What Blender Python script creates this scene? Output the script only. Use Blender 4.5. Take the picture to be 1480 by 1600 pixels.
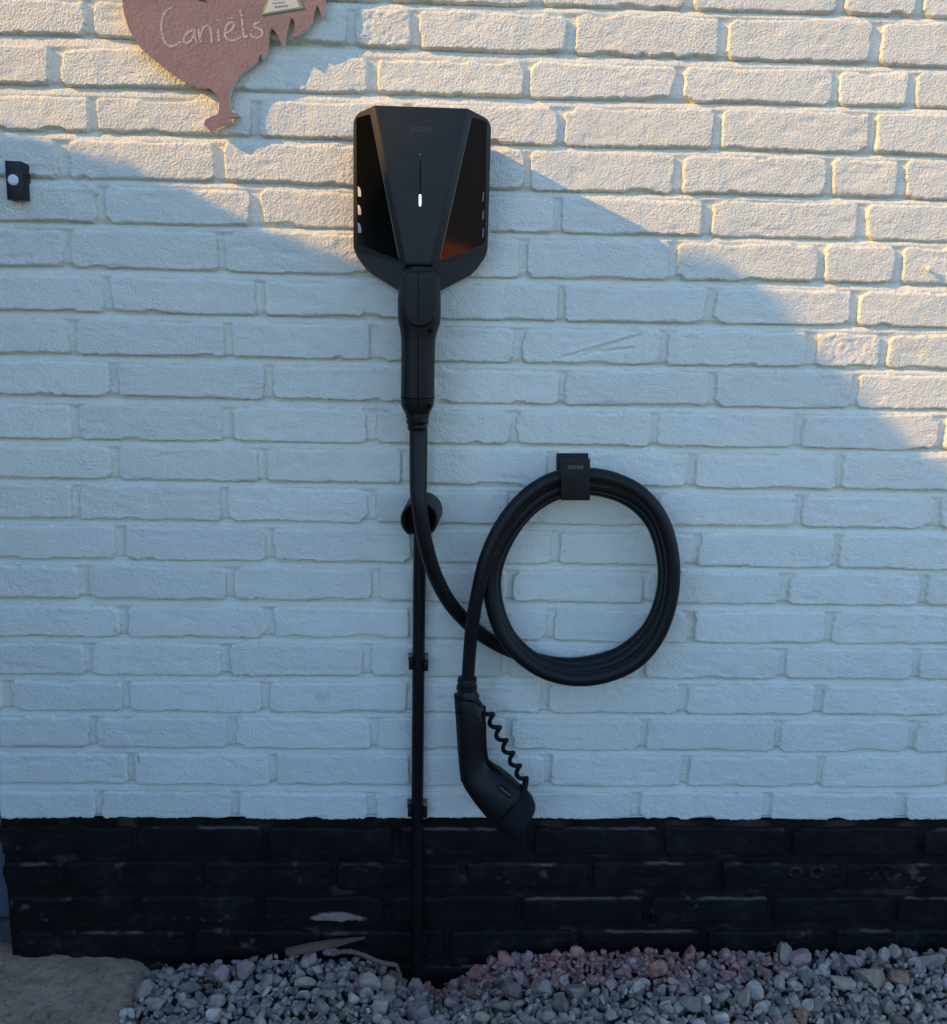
import bpy, bmesh, math, random
import numpy as np
from mathutils import Vector, Matrix

random.seed(7); RNG = np.random.default_rng(7)
for o in list(bpy.data.objects): bpy.data.objects.remove(o)
SC = bpy.context.scene
COL = SC.collection

# ------------------------------------------------------------------ camera
F_PX, CAM_Y, CAM_Z = 1600.0, -1.5463, 1.10           # photo pixels (1480 x 1600), wall face is y = 0
PIT, YAW, ROL = 0.20606, 0.03662, 0.02004
_fw = Vector((math.sin(YAW)*math.cos(PIT), math.cos(YAW)*math.cos(PIT), -math.sin(PIT)))
_r0 = Vector((math.cos(YAW), -math.sin(YAW), 0)); _u0 = _r0.cross(_fw)
_r = math.cos(ROL)*_r0 + math.sin(ROL)*_u0; _u = -math.sin(ROL)*_r0 + math.cos(ROL)*_u0
cam_d = bpy.data.cameras.new('camera'); cam = bpy.data.objects.new('camera', cam_d); COL.objects.link(cam)
M = Matrix((( _r.x, _u.x, -_fw.x, 0), (_r.y, _u.y, -_fw.y, CAM_Y), (_r.z, _u.z, -_fw.z, CAM_Z), (0, 0, 0, 1)))
cam.matrix_world = M
cam_d.sensor_fit = 'HORIZONTAL'; cam_d.sensor_width = 36; cam_d.lens = 36*F_PX/1480
cam_d.clip_start = .02; cam_d.clip_end = 500
SC.camera = cam

# ------------------------------------------------------------------ sky, sun, exposure
SUN_L = Vector((2.95, 1.0, -1.65)).normalized()        # direction the sunlight travels
elev = math.asin(-SUN_L.z); az = math.atan2(-SUN_L.x, -SUN_L.y)
w = bpy.data.worlds.new('World'); SC.world = w; w.use_nodes = True
nt = w.node_tree; nt.nodes.clear()
sky = nt.nodes.new('ShaderNodeTexSky'); sky.sky_type = 'NISHITA'; sky.sun_disc = False
sky.sun_elevation = elev; sky.sun_rotation = az
sky.air_density = 1.0; sky.dust_density = 0.1; sky.ozone_density = 4.6
bg = nt.nodes.new('ShaderNodeBackground'); bg.inputs['Strength'].default_value = .15
wo = nt.nodes.new('ShaderNodeOutputWorld')
nt.links.new(sky.outputs[0], bg.inputs[0]); nt.links.new(bg.outputs[0], wo.inputs[0])
sd = bpy.data.lights.new('sun', 'SUN'); sd.energy = 2.25; sd.angle = math.radians(.45); sd.color = (1, .545, .08)
so = bpy.data.objects.new('sun', sd); COL.objects.link(so)
so.rotation_euler = SUN_L.to_track_quat('-Z', 'Y').to_euler(); so.location = (-6, -4, 5)
SC.view_settings.view_transform = 'Standard'; SC.view_settings.look = 'None'
SC.view_settings.exposure = 1.23; SC.view_settings.gamma = 1

# ------------------------------------------------------------------ pixel helpers
CAM = Vector((0, CAM_Y, CAM_Z))
def ray(px, py): return _fw + float((px-740)/F_PX)*_r - float((py-800)/F_PX)*_u
def P(px, py, d=0.0):
    """point seen at a pixel, d metres in front of the wall face"""
    v = ray(px, py); t = (-d-CAM_Y)/v.y
    return CAM + v*t
def PL(px, py, p0, n):
    v = ray(px, py); t = (p0-CAM).dot(n)/v.dot(n)
    return CAM + v*t
def mm(px, py, d=0.0):                                # pixels to metres scale at that place
    return (P(px+1, py, d)-P(px, py, d)).length

# ------------------------------------------------------------------ noise
def _h(ix, iy, s):
    v = (ix.astype(np.int64)*374761393 + iy.astype(np.int64)*668265263 + s*1442695041) & 0xffffffff
    v = ((v ^ (v >> 13))*1274126177) & 0xffffffff
    v = (v ^ (v >> 16)) & 0xffff
    return v/32767.5-1
def vn(x, y, s=0):
    x = np.asarray(x, float); y = np.asarray(y, float)
    ix = np.floor(x); iy = np.floor(y); fx = x-ix; fy = y-iy
    fx = fx*fx*fx*(fx*(fx*6-15)+10); fy = fy*fy*fy*(fy*(fy*6-15)+10)
    a = _h(ix, iy, s); b = _h(ix+1, iy, s); c = _h(ix, iy+1, s); d = _h(ix+1, iy+1, s)
    return (a*(1-fx)+b*fx)*(1-fy)+(c*(1-fx)+d*fx)*fy
def fbm(x, y, s=0, o=3):
    t = 0; a = 1; n = 0
    for k in range(o):
        t = t+a*vn(x*2**k, y*2**k, s+k*17); n += a; a *= .5
    return t/n

# ------------------------------------------------------------------ mesh helpers
def mesh_np(name, verts, faces, smooth=True):
    verts = np.asarray(verts, np.float32); faces = np.asarray(faces, np.int32); k = faces.shape[1]
    me = bpy.data.meshes.new(name)
    me.vertices.add(len(verts)); me.vertices.foreach_set('co', verts.ravel())
    me.loops.add(faces.size); me.loops.foreach_set('vertex_index', faces.ravel())
    me.polygons.add(len(faces)); me.polygons.foreach_set('loop_start', np.arange(0, faces.size, k, dtype=np.int32))
    me.update(calc_edges=True); me.validate()
    if not smooth: me.shade_flat()
    return me
def link(name, me, m, parent=None):
    o = bpy.data.objects.new(name, me); COL.objects.link(o)
    if m is not None and me is not None and len(me.materials) == 0: me.materials.append(m)
    if parent is not None:
        o.parent = parent
        me.transform(Matrix.Translation(-WORLD[parent.name])) if me is not None else None
    WORLD[o.name] = WORLD[parent.name].copy() if parent is not None else Vector((0, 0, 0))
    return o
WORLD = {}                                            # world position of every object that parents others
def thing(name, label, cat, loc, group=None):
    o = bpy.data.objects.new(name, None); COL.objects.link(o); o.location = loc; o.empty_display_size = .05
    WORLD[o.name] = Vector(loc); tag(o, label, cat, group); return o
def tag(o, label, cat, group=None):
    o['label'] = label; o['category'] = cat
    if group: o['group'] = group
    return o
def from_bm(name, bm, m, parent=None, smooth=True, angle=40):
    me = bpy.data.meshes.new(name); bmesh.ops.recalc_face_normals(bm, faces=bm.faces[:])
    for f in bm.faces: f.smooth = smooth
    if smooth:
        for e in bm.edges:
            if len(e.link_faces) == 2 and e.calc_face_angle(0) > math.radians(angle): e.smooth = False
    bm.to_mesh(me); bm.free()
    return link(name, me, m, parent)
def loft_bm(rings, cap=True, closed=True, bm=None):
    bm = bm or bmesh.new(); R = [[bm.verts.new(p) for p in r] for r in rings]; n = len(R[0])
    for a, b in zip(R, R[1:]):
        for i in range(n if closed else n-1):
            j = (i+1) % n; bm.faces.new((a[i], a[j], b[j], b[i]))
    if cap: bm.faces.new(R[0][::-1]); bm.faces.new(R[-1])
    return bm
def spline(pts, n=10):
    pts = [Vector(p) for p in pts]; q = [pts[0]*2-pts[1]]+pts+[pts[-1]*2-pts[-2]]; out = []
    for i in range(1, len(q)-2):
        a, b, c, d = q[i-1:i+3]
        for k in range(n):
            t = k/n
            out.append(.5*((2*b)+(c-a)*t+(2*a-5*b+4*c-d)*t*t+(3*b-a-3*c+d)*t**3))
    out.append(pts[-1]); return out
def tube_bm(path, rad, seg=14, bm=None, flat=None):
    bm = bm or bmesh.new(); rings = []; up = None
    for i, p in enumerate(path):
        t = (path[min(i+1, len(path)-1)]-path[max(i-1, 0)]).normalized()
        if up is None: up = t.orthogonal().normalized()
        up = (up-t*up.dot(t)).normalized(); s = t.cross(up)
        r = rad[i] if hasattr(rad, '__len__') else rad
        rings.append([p+(up*math.cos(a)+s*math.sin(a))*r for a in (2*math.pi*k/seg for k in range(seg))])
    return loft_bm(rings, bm=bm)
def prism_bm(front, back, bevel=0, seg=2, bm=None):
    """solid between two point rings of equal count"""
    bm = bm or bmesh.new()
    a = [bm.verts.new(p) for p in front]; b = [bm.verts.new(p) for p in back]; n = len(a)
    bm.faces.new(a); bm.faces.new(b[::-1])
    for i in range(n):
        j = (i+1) % n; bm.faces.new((a[j], a[i], b[i], b[j]))
    bmesh.ops.recalc_face_normals(bm, faces=bm.faces[:])
    if bevel: bmesh.ops.bevel(bm, geom=bm.edges[:], offset=bevel, segments=seg, profile=.6, affect='EDGES', clamp_overlap=True)
    return bm
def box_px(x0, y0, x1, y1, d0, d1, bevel=0, seg=2):
    """box whose FRONT face (d1 from the wall) fills a pixel rectangle; its back lies at d0"""
    f = [P(x0, y0, d1), P(x1, y0, d1), P(x1, y1, d1), P(x0, y1, d1)]
    return prism_bm(f, [Vector((p.x, -d0, p.z)) for p in f], bevel, seg)

# ------------------------------------------------------------------ materials
def mat(name):
    m = bpy.data.materials.new(name); m.use_nodes = True
    return m, m.node_tree, m.node_tree.nodes['Principled BSDF']
def N(nt, t, **kw):
    n = nt.nodes.new(t)
    for k, v in kw.items():
        if k in n.inputs: n.inputs[k].default_value = v
        else: setattr(n, k, v)
    return n
def ramp(nt, src, stops, interp='LINEAR'):
    r = nt.nodes.new('ShaderNodeValToRGB'); r.color_ramp.interpolation = interp
    e = r.color_ramp.elements
    while len(e) < len(stops): e.new(.5)
    for k, (p, c) in zip(e, stops):
        k.position = p; k.color = c if len(c) == 4 else (*c, 1)
    nt.links.new(src, r.inputs[0]); return r.outputs[0]
def mixc(nt, fac, a, b, mode='MIX'):
    n = nt.nodes.new('ShaderNodeMix'); n.data_type = 'RGBA'; n.blend_type = mode
    for s, v in ((n.inputs[0], fac), (n.inputs[6], a), (n.inputs[7], b)):
        if isinstance(v, (float, int)): s.default_value = v
        elif isinstance(v, tuple): s.default_value = (*v, 1) if len(v) == 3 else v
        else: nt.links.new(v, s)
    return n.outputs[2]
def noise(nt, scale, detail=3, rough=.5, vec=None, dist=0):
    n = N(nt, 'ShaderNodeTexNoise', Scale=scale, Detail=detail, Roughness=rough, Distortion=dist)
    if vec is None: vec = nt.nodes.new('ShaderNodeNewGeometry').outputs['Position']
    nt.links.new(vec, n.inputs['Vector']); return n.outputs[0]
def bump(nt, h, strength, dist, prev=None):
    b = N(nt, 'ShaderNodeBump', Strength=strength, Distance=dist); nt.links.new(h, b.inputs['Height'])
    if prev is not None: nt.links.new(prev, b.inputs['Normal'])
    return b.outputs[0]

def make_white():
    m, t, b = mat('white_masonry_paint')
    big = noise(t, 3.5, 4, .6); mid = noise(t, 22, 4, .6)
    c = ramp(t, big, [(.3, (.775, .755, .655)), (.7, (.84, .82, .715))])
    c = mixc(t, .35, c, ramp(t, mid, [(.3, (.69, .67, .575)), (.55, (.84, .82, .715)), (1, (.84, .82, .715))]))
    oi = N(t, 'ShaderNodeObjectInfo'); c = mixc(t, .55, c, ramp(t, oi.outputs['Random'], [(0, (.735, .715, .62)), (1, (.85, .83, .72))]))
    at = N(t, 'ShaderNodeAttribute', attribute_name='wear')           # rubbed and dirty spots
    c = mixc(t, at.outputs['Fac'], c, (.27, .22, .17))
    t.links.new(c, b.inputs['Base Color'])
    b.inputs['Roughness'].default_value = .62; b.inputs['Specular IOR Level'].default_value = .3
    lea = noise(t, 340, 1.5, .5); fine = noise(t, 520, 2, .5); lump = noise(t, 60, 3, .55)
    rg_ = N(t, 'ShaderNodeMapRange'); t.links.new(noise(t, 7, 3, .6), rg_.inputs[0]); rg_.inputs[1].default_value = .3; rg_.inputs[2].default_value = .7; rg_.inputs[3].default_value = .6; rg_.inputs[4].default_value = 1.15
    mu = N(t, 'ShaderNodeMath', operation='MULTIPLY'); t.links.new(lea, mu.inputs[0]); t.links.new(rg_.outputs[0], mu.inputs[1]); lea = mu.outputs[0]
    n = bump(t, lump, .3, .004); n = bump(t, lea, .8, .0026, n); n = bump(t, fine, .25, .0007, n)
    t.links.new(n, b.inputs['Normal']); return m
def make_black():
    m, t, b = mat('black_plinth_paint')
    at = N(t, 'ShaderNodeAttribute', attribute_name='wear')
    mott = noise(t, 16, 5, .65)
    c = ramp(t, mott, [(.35, (.0050, .0048, .0046)), (.58, (.0105, .0098, .0092)), (.76, (.034, .028, .025))])
    sp = noise(t, 150, 3, .7)
    c = mixc(t, ramp(t, sp, [(.70, (0, 0, 0)), (.76, (.5, .5, .5))]), c, (.07, .065, .06))
    c = mixc(t, at.outputs['Fac'], c, mixc(t, noise(t, 45, 3), (.17, .145, .135), (.42, .27, .225)))
    t.links.new(c, b.inputs['Base Color'])
    b.inputs['Roughness'].default_value = .62; b.inputs['Specular IOR Level'].default_value = .16
    n = bump(t, noise(t, 55, 4, .6), .5, .004); n = bump(t, noise(t, 230, 3, .6), .4, .0015, n)
    t.links.new(n, b.inputs['Normal']); return m
def simple(name, col, rough, spec=.5, nscale=0, ndist=.0005, nstr=.3, var=0, metallic=0):
    m, t, b = mat(name); b.inputs['Roughness'].default_value = rough; b.inputs['Metallic'].default_value = metallic
    b.inputs['Specular IOR Level'].default_value = spec
    if var:
        k = 1+var
        c = ramp(t, noise(t, 28, 5, .65), [(.3, tuple(x/k for x in col)), (.7, tuple(x*k for x in col))])
        t.links.new(c, b.inputs['Base Color'])
        r = N(t, 'ShaderNodeMapRange'); t.links.new(noise(t, 40, 4, .6), r.inputs[0])
        r.inputs[1].default_value = .3; r.inputs[2].default_value = .7; r.inputs[3].default_value = max(.03, rough-.1*min(1, var)); r.inputs[4].default_value = rough+.1*min(1, var)
        t.links.new(r.outputs[0], b.inputs['Roughness'])
    else: b.inputs['Base Color'].default_value = (*col, 1)
    if nscale: t.links.new(bump(t, noise(t, nscale, 2), nstr, ndist), b.inputs['Normal'])
    return m
WHITE, BLACK = make_white(), make_black()
PLASTIC = simple('dark_matte_plastic', (.015, .015, .016), .48, .35, 2500, .0002, .35, .12)
PANEL = simple('satin_front_panel', (.017, .0165, .017), .40, .3, 3000, .0002, .3, .30)
GLOSS = simple('smoked_glossy_window', (.004, .004, .004), .06, .9)
RUBBER = simple('black_cable_rubber', (.0055, .0055, .006), .5, .32, 0, var=.2)
PLUGM = simple('black_plug_plastic', (.006, .006, .0065), .45, .32, 2200, .0002, .3, .15)
GRIP = simple('textured_grip_rubber', (.005, .005, .0055), .6, .22, 900, .0006, .6)
CONDUIT = simple('black_pipe_plastic', (.005, .005, .0055), .4, .32, 0, var=.3)
PALE = simple('pale_wall_glimpse', (.55, .54, .51), .5)  # bright tone standing in for sunlit white wall behind the box
HOLE = simple('dark_recess', (.002, .002, .002), .8, .1)
GREYTXT = simple('grey_print', (.16, .16, .165), .5)
RIMTXT = simple('letter_rim', (.06, .06, .062), .3)
DARKTXT = simple('embossed_dark_letters', (.004, .004, .004), .4)
BTN = simple('white_button_plastic', (.74, .75, .78), .35)
BELL = simple('black_bell_plastic', (.008, .008, .009), .45, .4)
RUSTY = simple('dusty_pink_clamp', (.20, .13, .11), .8, .2, 400, .001, .6, .6)
def make_led():
    m, t, b = mat('lit_status_light'); b.inputs['Emission Color'].default_value = (1, .98, .95, 1); b.inputs['Emission Strength'].default_value = 1.6
    b.inputs['Base Color'].default_value = (.8, .8, .8, 1); return m
LED = make_led()
def make_sign():
    m, t, b = mat('mauve_painted_board')
    c = ramp(t, noise(t, 30, 4, .6), [(.3, (.285, .19, .185)), (.7, (.34, .232, .222))])
    t.links.new(c, b.inputs['Base Color']); b.inputs['Roughness'].default_value = .7; b.inputs['Specular IOR Level'].default_value = .25
    n = bump(t, noise(t, 240, 3, .6), .7, .0016); t.links.new(n, b.inputs['Normal']); return m
SIGN = make_sign()
SIGNEDGE = simple('cream_board_edge', (.62, .55, .46), .7, .2, 300, .0006, .5)
def make_chalk():
    m, t, b = mat('chalk_writing'); b.inputs['Base Color'].default_value = (.86, .80, .78, 1); b.inputs['Roughness'].default_value = .9
    a = ramp(t, noise(t, 420, 3, .7), [(.34, (.05, .05, .05)), (.60, (.66, .66, .66))]); t.links.new(a, b.inputs['Alpha']); return m
CHALK = make_chalk()
STICK_G = simple('green_sticker_border', (.30, .40, .10), .5); STICK_W = simple('pale_sticker_paper', (.62, .62, .56), .6, .3, 0, var=.1)
INK = simple('dark_sticker_ink', (.06, .05, .05), .6); BLUEINK = simple('dark_blue_ink', (.03, .035, .12), .6)
def make_rock(name='gravel_stone'):
    m, t, b = mat(name); at = N(t, 'ShaderNodeAttribute', attribute_name='col')
    v = ramp(t, noise(t, 110, 5, .65), [(.25, (.62, .62, .62)), (.75, (1.3, 1.3, 1.3))])
    c = mixc(t, 1, at.outputs['Color'], v, 'MULTIPLY')
    c = mixc(t, ramp(t, noise(t, 420, 2, .6), [(.62, (0, 0, 0)), (.75, (.35, .35, .35))]), c, (.22, .21, .2))
    t.links.new(c, b.inputs['Base Color']); b.inputs['Roughness'].default_value = .85; b.inputs['Specular IOR Level'].default_value = .25
    n = bump(t, noise(t, 160, 4, .65), .6, .002); t.links.new(n, b.inputs['Normal']); return m
ROCK = make_rock()
def make_sand():
    m, t, b = mat('brown_sand')
    c = ramp(t, noise(t, 14, 6, .65), [(.3, (.39, .245, .155)), (.7, (.56, .365, .24))])
    c = mixc(t, ramp(t, noise(t, 330, 3, .7), [(.30, (.5, .5, .5)), (.5, (0, 0, 0))]), c, (.08, .065, .055))
    t.links.new(c, b.inputs['Base Color']); b.inputs['Roughness'].default_value = .95; b.inputs['Specular IOR Level'].default_value = .15
    n = bump(t, noise(t, 60, 5, .65), .7, .006); n = bump(t, noise(t, 300, 4, .75), .9, .0030, n)
    t.links.new(n, b.inputs['Normal']); return m
SAND = make_sand()
SOIL = simple('dark_soil', (.085, .070, .058), .95, .1, 80, .01, .6, .3)
WOOD = simple('weathered_wood', (.15, .10, .075), .85, .2, 300, .001, .5, .3)
ROOTM = simple('dusty_root', (.19, .11, .085), .85, .2, 260, .001, .5, .3)
LEAFBROWN = simple('dead_leaf', (.11, .062, .042), .8, .2, 120, .002, .5, .4)
JAMB = simple('blue_grey_door_paint', (.11, .14, .18), .45, .5, 0, var=.1)
STONE = simple('grey_threshold_stone', (.10, .10, .10), .8, .2, 200, .002, .5, .3)
LEAF = simple('hedge_leaf', (.035, .065, .020), .6, .3, 0, var=.5)
TWIG = simple('hedge_inside', (.020, .024, .012), .9, .1)

# ================================================================== THE SETTING
XC = -0.703                                           # left corner of the wall, beside the door
XR = 1.75                                             # the wall goes on to the right of the picture
_g = [(-200, 1488), (250, 1500), (300, 1493), (420, 1482), (500, 1479), (600, 1490), (640, 1524), (692, 1532), (735, 1510), (770, 1494), (860, 1480), (1000, 1477), (1250, 1475), (1480, 1470)]
GX = np.array([P(a, b).x for a, b in _g]); GZ = np.array([P(a, b).z for a, b in _g])-.006
def ground_z(x, y):
    a = np.abs(y); near = np.exp(-(a/.11)**2)
    base = -.004+.012*np.sin(np.asarray(x)*3.1+.6)*np.exp(-(a/.8)**2)
    return base+(np.interp(x, GX, GZ)-base)*near+.004*fbm(np.asarray(x)*9, np.asarray(y)*9, 5)
def grid(xs, ys, f):
    X, Y = np.meshgrid(xs, ys); Z = f(X, Y); nx = len(xs); ny = len(ys)
    v = np.stack([X, Y, Z], -1).reshape(-1, 3); i = np.arange(nx*ny).reshape(ny, nx)
    q = np.stack([i[:-1, :-1], i[:-1, 1:], i[1:, 1:], i[1:, :-1]], -1).reshape(-1, 4); return v, q
xs = np.concatenate([[-60, -20, -6, -3], np.linspace(-2, 2.5, 150), [4, 8, 20, 60]])
ys = np.concatenate([[-60, -20, -8, -4, -2], np.linspace(-1.4, 0, 60), [.05, .3, 2, 10, 60]])
v, q = grid(xs, ys, lambda X, Y: np.where((np.abs(X) < 2.6) & (Y > -1.5) & (Y < .06), ground_z(X, np.minimum(Y, 0))-.022, -.03))
g = link('ground', mesh_np('ground', v, q), SOIL); g['kind'] = 'structure'
# sand left of the gravel
def sand_edge(y): return -.452+.30*np.abs(y)*-0.55+.018*vn(np.asarray(y)*14, 3, 9)
def sandf(X, Y):
    e = sand_edge(Y)-X
    z = ground_z(X, Y)+.006+.0035*fbm(X*22, Y*22, 8, 4)+.0030*fbm(X*90, Y*90, 9, 3)-.004*np.maximum(0, fbm(X*45, Y*45, 12, 3)-.25)*2
    z += .004*np.exp(-((X+.60)/.10)**2-((Y+.02)/.03)**2)
    return z-.03*np.clip(1-e/.06, 0, 1)**1.6
v, q = grid(np.concatenate([np.linspace(-1.9, -.9, 26), np.linspace(-.89, -.36, 130)]), np.linspace(-.62, .09, 150), sandf)
s = link('sand', mesh_np('sand', v, q), SAND); s['kind'] = 'structure'

# ------------------------------------------------------------------ the brick wall
wall = thing('brick_wall', 'white painted brick wall with a black painted plinth, filling the picture', 'wall', (XC, 0, 0))
ROWS = 'ABCDEFGHIJKLMNOPQRSTUVWX'
BL = {'0': [(0, -22), (650, 3), (900, 8), (1200, 17), (1380, 21)],
 'A': [(60, 50), (700, 76), (1010, 87), (1250, 93)], 'B': [(40, 130), (700, 148), (1180, 160), (1365, 163)], 'C': [(70, 203), (480, 214), (1000, 230), (1245, 235)],
 'D': [(50, 277), (220, 278), (450, 287), (940, 299), (1180, 303), (1440, 310)], 'E': [(75, 346), (280, 350), (990, 366), (1225, 371), (1420, 375)],
 'F': [(50, 413), (225, 419), (450, 427), (935, 436), (1170, 437), (1340, 441)], 'G': [(80, 484), (285, 490), (990, 504), (1220, 506), (1410, 510)],
 'H': [(50, 552), (230, 556), (470, 560), (920, 570), (1150, 571), (1430, 576)], 'I': [(80, 617), (300, 622), (520, 626), (1000, 634), (1220, 636), (1410, 638)],
 'J': [(50, 685), (230, 688), (460, 690), (910, 696), (1130, 699), (1360, 701)], 'K': [(80, 748), (290, 751), (520, 754), (740, 758), (1200, 764), (1400, 766)],
 'L': [(50, 811), (230, 813), (460, 816), (700, 817), (1150, 824), (1350, 825)], 'M': [(80, 874), (300, 875), (530, 879), (760, 880), (1200, 886), (1400, 890)],
 'N': [(60, 935), (240, 937), (470, 938), (900, 941), (1120, 945), (1340, 945)], 'O': [(90, 996), (300, 997), (530, 996), (750, 999), (970, 1003), (1190, 1006), (1400, 1006)],
 'P': [(60, 1054), (240, 1056), (460, 1056), (680, 1058), (1110, 1062), (1330, 1061)], 'Q': [(100, 1112), (300, 1112), (520, 1114), (740, 1114), (960, 1116), (1180, 1117), (1400, 1117)],
 'R': [(60, 1168), (250, 1168), (470, 1171), (690, 1172), (900, 1172), (1110, 1173), (1330, 1175)], 'S': [(100, 1224), (310, 1226), (530, 1228), (750, 1228), (960, 1229), (1170, 1229), (1400, 1230)],
 'T': [(70, 1280), (470, 1280), (900, 1281), (1300, 1282)], 'U': [(0, 1336), (740, 1337), (1480, 1338)], 'V': [(0, 1389), (740, 1390), (1480, 1391)],
 'W': [(0, 1443), (740, 1443), (1480, 1442)], 'X': [(0, 1497), (740, 1497), (1480, 1494)], 'Y': [(0, 1552), (740, 1552), (1480, 1549)]}
GAP = dict(B=(21, 11), C=(17, 11), D=(13, 9), E=(11, 9), F=(10, 9), G=(14, 11), H=(13, 10), I=(11, 9), J=(14, 9), K=(11, 9), L=(9, 9), M=(9, 11), N=(10, 9), O=(11, 11),
 P=(10, 8), Q=(10, 9), R=(8, 9), S=(9, 8), T=(12, 10), U=(12, 12), V=(11, 10), W=(12, 11), X=(13, 10), Y=(12, 12), A=(14, 10))
JT = {'0': [365, 600, 840, 1079, 1318, 1440], 'A': [141, 395, 549, 649, 892, 1130, 1371], 'B': [86, 332, 582, 825, 1064, 1306, 1426], 'C': [143, 398, 640, 878, 1122, 1363],
 'D': [97, 343, 585, 824, 1060, 1297, 1410], 'E': [157, 400, 645, 873, 1107, 1347], 'F': [103, 346, 580, 817, 1052, 1285, 1405], 'G': [166, 406, 640, 877, 1110, 1337],
 'H': [112, 355, 585, 809, 1038, 1267, 1383], 'I': [176, 418, 648, 877, 1114, 1337], 'J': [116, 353, 580, 802, 1022, 1248, 1473], 'K': [178, 408, 631, 860, 1082, 1312],
 'L': [118, 349, 581, 801, 1024, 1249, 1464], 'M': [187, 420, 648, 867, 1088, 1306], 'N': [128, 359, 587, 797, 1010, 1227, 1444], 'O': [191, 421, 644, 861, 1079, 1295],
 'P': [136, 351, 573, 789, 1003, 1223, 1432], 'Q': [9, 195, 414, 640, 851, 1067, 1280], 'R': [144, 362, 583, 795, 1006, 1216, 1426], 'S': [205, 426, 645, 855, 1070, 1280],
 'T': [153, 368, 581, 787, 994, 1200, 1409], 'U': [210, 414, 620, 830, 1033, 1232, 1440], 'V': [93, 312, 520, 724, 924, 1122, 1318], 'W': [213, 407, 605, 810, 1010, 1205, 1400],
 'X': [90, 296, 495, 698, 900, 1100, 1300], 'Y': [190, 400, 600, 800, 1000, 1200, 1400]}
def lin(pts, x):
    a = np.array(pts, float); k = np.polyfit(a[:, 0], a[:, 1], 1); base = np.polyval(k, x)
    if a[0, 0] <= x <= a[-1, 0]: base = .6*np.interp(x, a[:, 0], a[:, 1])+.4*base
    return float(base)
BRICKH = .0066                                        # brick faces stand this far in front of the joints
def brick_mesh(TL, TR, BR, BL_, seed, black=False, step=.0021, soft=1.0):
    """pillowed brick face as a height field; corners are (x, z)"""
    TL, TR, BR, BL_ = (np.array(p) for p in (TL, TR, BR, BL_))
    wd = np.linalg.norm((TR+BR-TL-BL_)/2); hg = np.linalg.norm((TL+TR-BL_-BR)/2); pad = .0035
    def axis(L):
        n = max(8, int(L/step)); e = np.array([-pad, -.002, -.0008, .0004, .0016, .003, .0048])
        return np.concatenate([e, np.linspace(.0068, L-.0068, n), (L-e)[::-1]])
    S, T = np.meshgrid(axis(wd), axis(hg)); r = .006+.005*random.random()
    a = np.abs(S-wd/2)-(wd/2-r); b = np.abs(T-hg/2)-(hg/2-r)
    sdist = np.hypot(np.maximum(a, 0), np.maximum(b, 0))+np.minimum(np.maximum(a, b), 0)-r
    e = -sdist
    rag = .0023*fbm(S*13+seed*1.3, T*13, seed+2, 2)+.0012*fbm(S*38+seed*3.7, T*38, seed, 3)+.0010*vn(S*240, T*240+seed, seed+5)
    chip = np.maximum(0, fbm(S*26+seed, T*26+9, seed+31, 2)-.38)*.020          # broken arrises
    e = e+rag*soft-chip*np.exp(-np.maximum(e, 0)/.006)
    for (cs, ct) in ((0, 0), (wd, 0), (0, hg), (wd, hg)):                   # some corners are knocked off
        if random.random() < .22:
            q_ = random.uniform(.004, .010); e = np.minimum(e, (np.abs(S-cs)*random.uniform(.6, 1)+np.abs(T-ct))-q_+.0035*vn(S*110, T*110, seed+9))
    R = (.0024+.0010*vn(S*20, T*20, seed+3))*(1.7 if black else 1)*np.where((T < hg/2) & (np.minimum(S, wd-S) > T), 1.6, .85)
    qv = np.clip(e/R, 0, 1); hgt = np.sqrt(1-(1-qv)**2)
    Hh = BRICKH*(.92+.25*random.random())*(.95 if black else 1); tilt = (random.random()-.5)*.0030; tilt2 = (random.random()-.5)*.0022
    yv = -(hgt-1)*Hh+np.clip(-e, 0, 1)*4.5
    face = .0011*fbm(S*11+seed, T*14, seed+7, 2)+.00075*fbm(S*45, T*45+seed, seed+11, 3)+.00032*fbm(S*150, T*150, seed+13, 2)
    face += .0009*np.maximum(0, fbm(S*30, T*70, seed+19, 2)-.25)*-2.2
    yv = yv-hgt*(face+tilt*(S/wd-.5)+tilt2*(T/hg-.5)+(.0008 if black else 0))-hgt*(random.random()-.5)*.0022
    u = S/wd; t = T/hg
    X = (TL[0]*(1-u)+TR[0]*u)*(1-t)+(BL_[0]*(1-u)+BR[0]*u)*t
    Z = (TL[1]*(1-u)+TR[1]*u)*(1-t)+(BL_[1]*(1-u)+BR[1]*u)*t
    return X, yv, Z, S, T, wd, hg, hgt, e
def grid_mesh(name, X, Y, Z, wear=None):
    ny, nx = X.shape; c = np.array([X.mean(), 0, Z.mean()])
    v = np.stack([X, Y, Z], -1).reshape(-1, 3)-c; i = np.arange(nx*ny).reshape(ny, nx)
    qd = np.stack([i[:-1, :-1], i[1:, :-1], i[1:, 1:], i[:-1, 1:]], -1).reshape(-1, 4)
    me = mesh_np(name, v, qd)
    at = me.attributes.new('wear', 'FLOAT', 'POINT')
    if wear is not None: at.data.foreach_set('value', np.clip(wear, 0, 1).astype(np.float32).ravel())
    return me, c
def sstep(a, b, x):
    t = np.clip((x-a)/(b-a), 0, 1); return t*t*(3-2*t)
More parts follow.
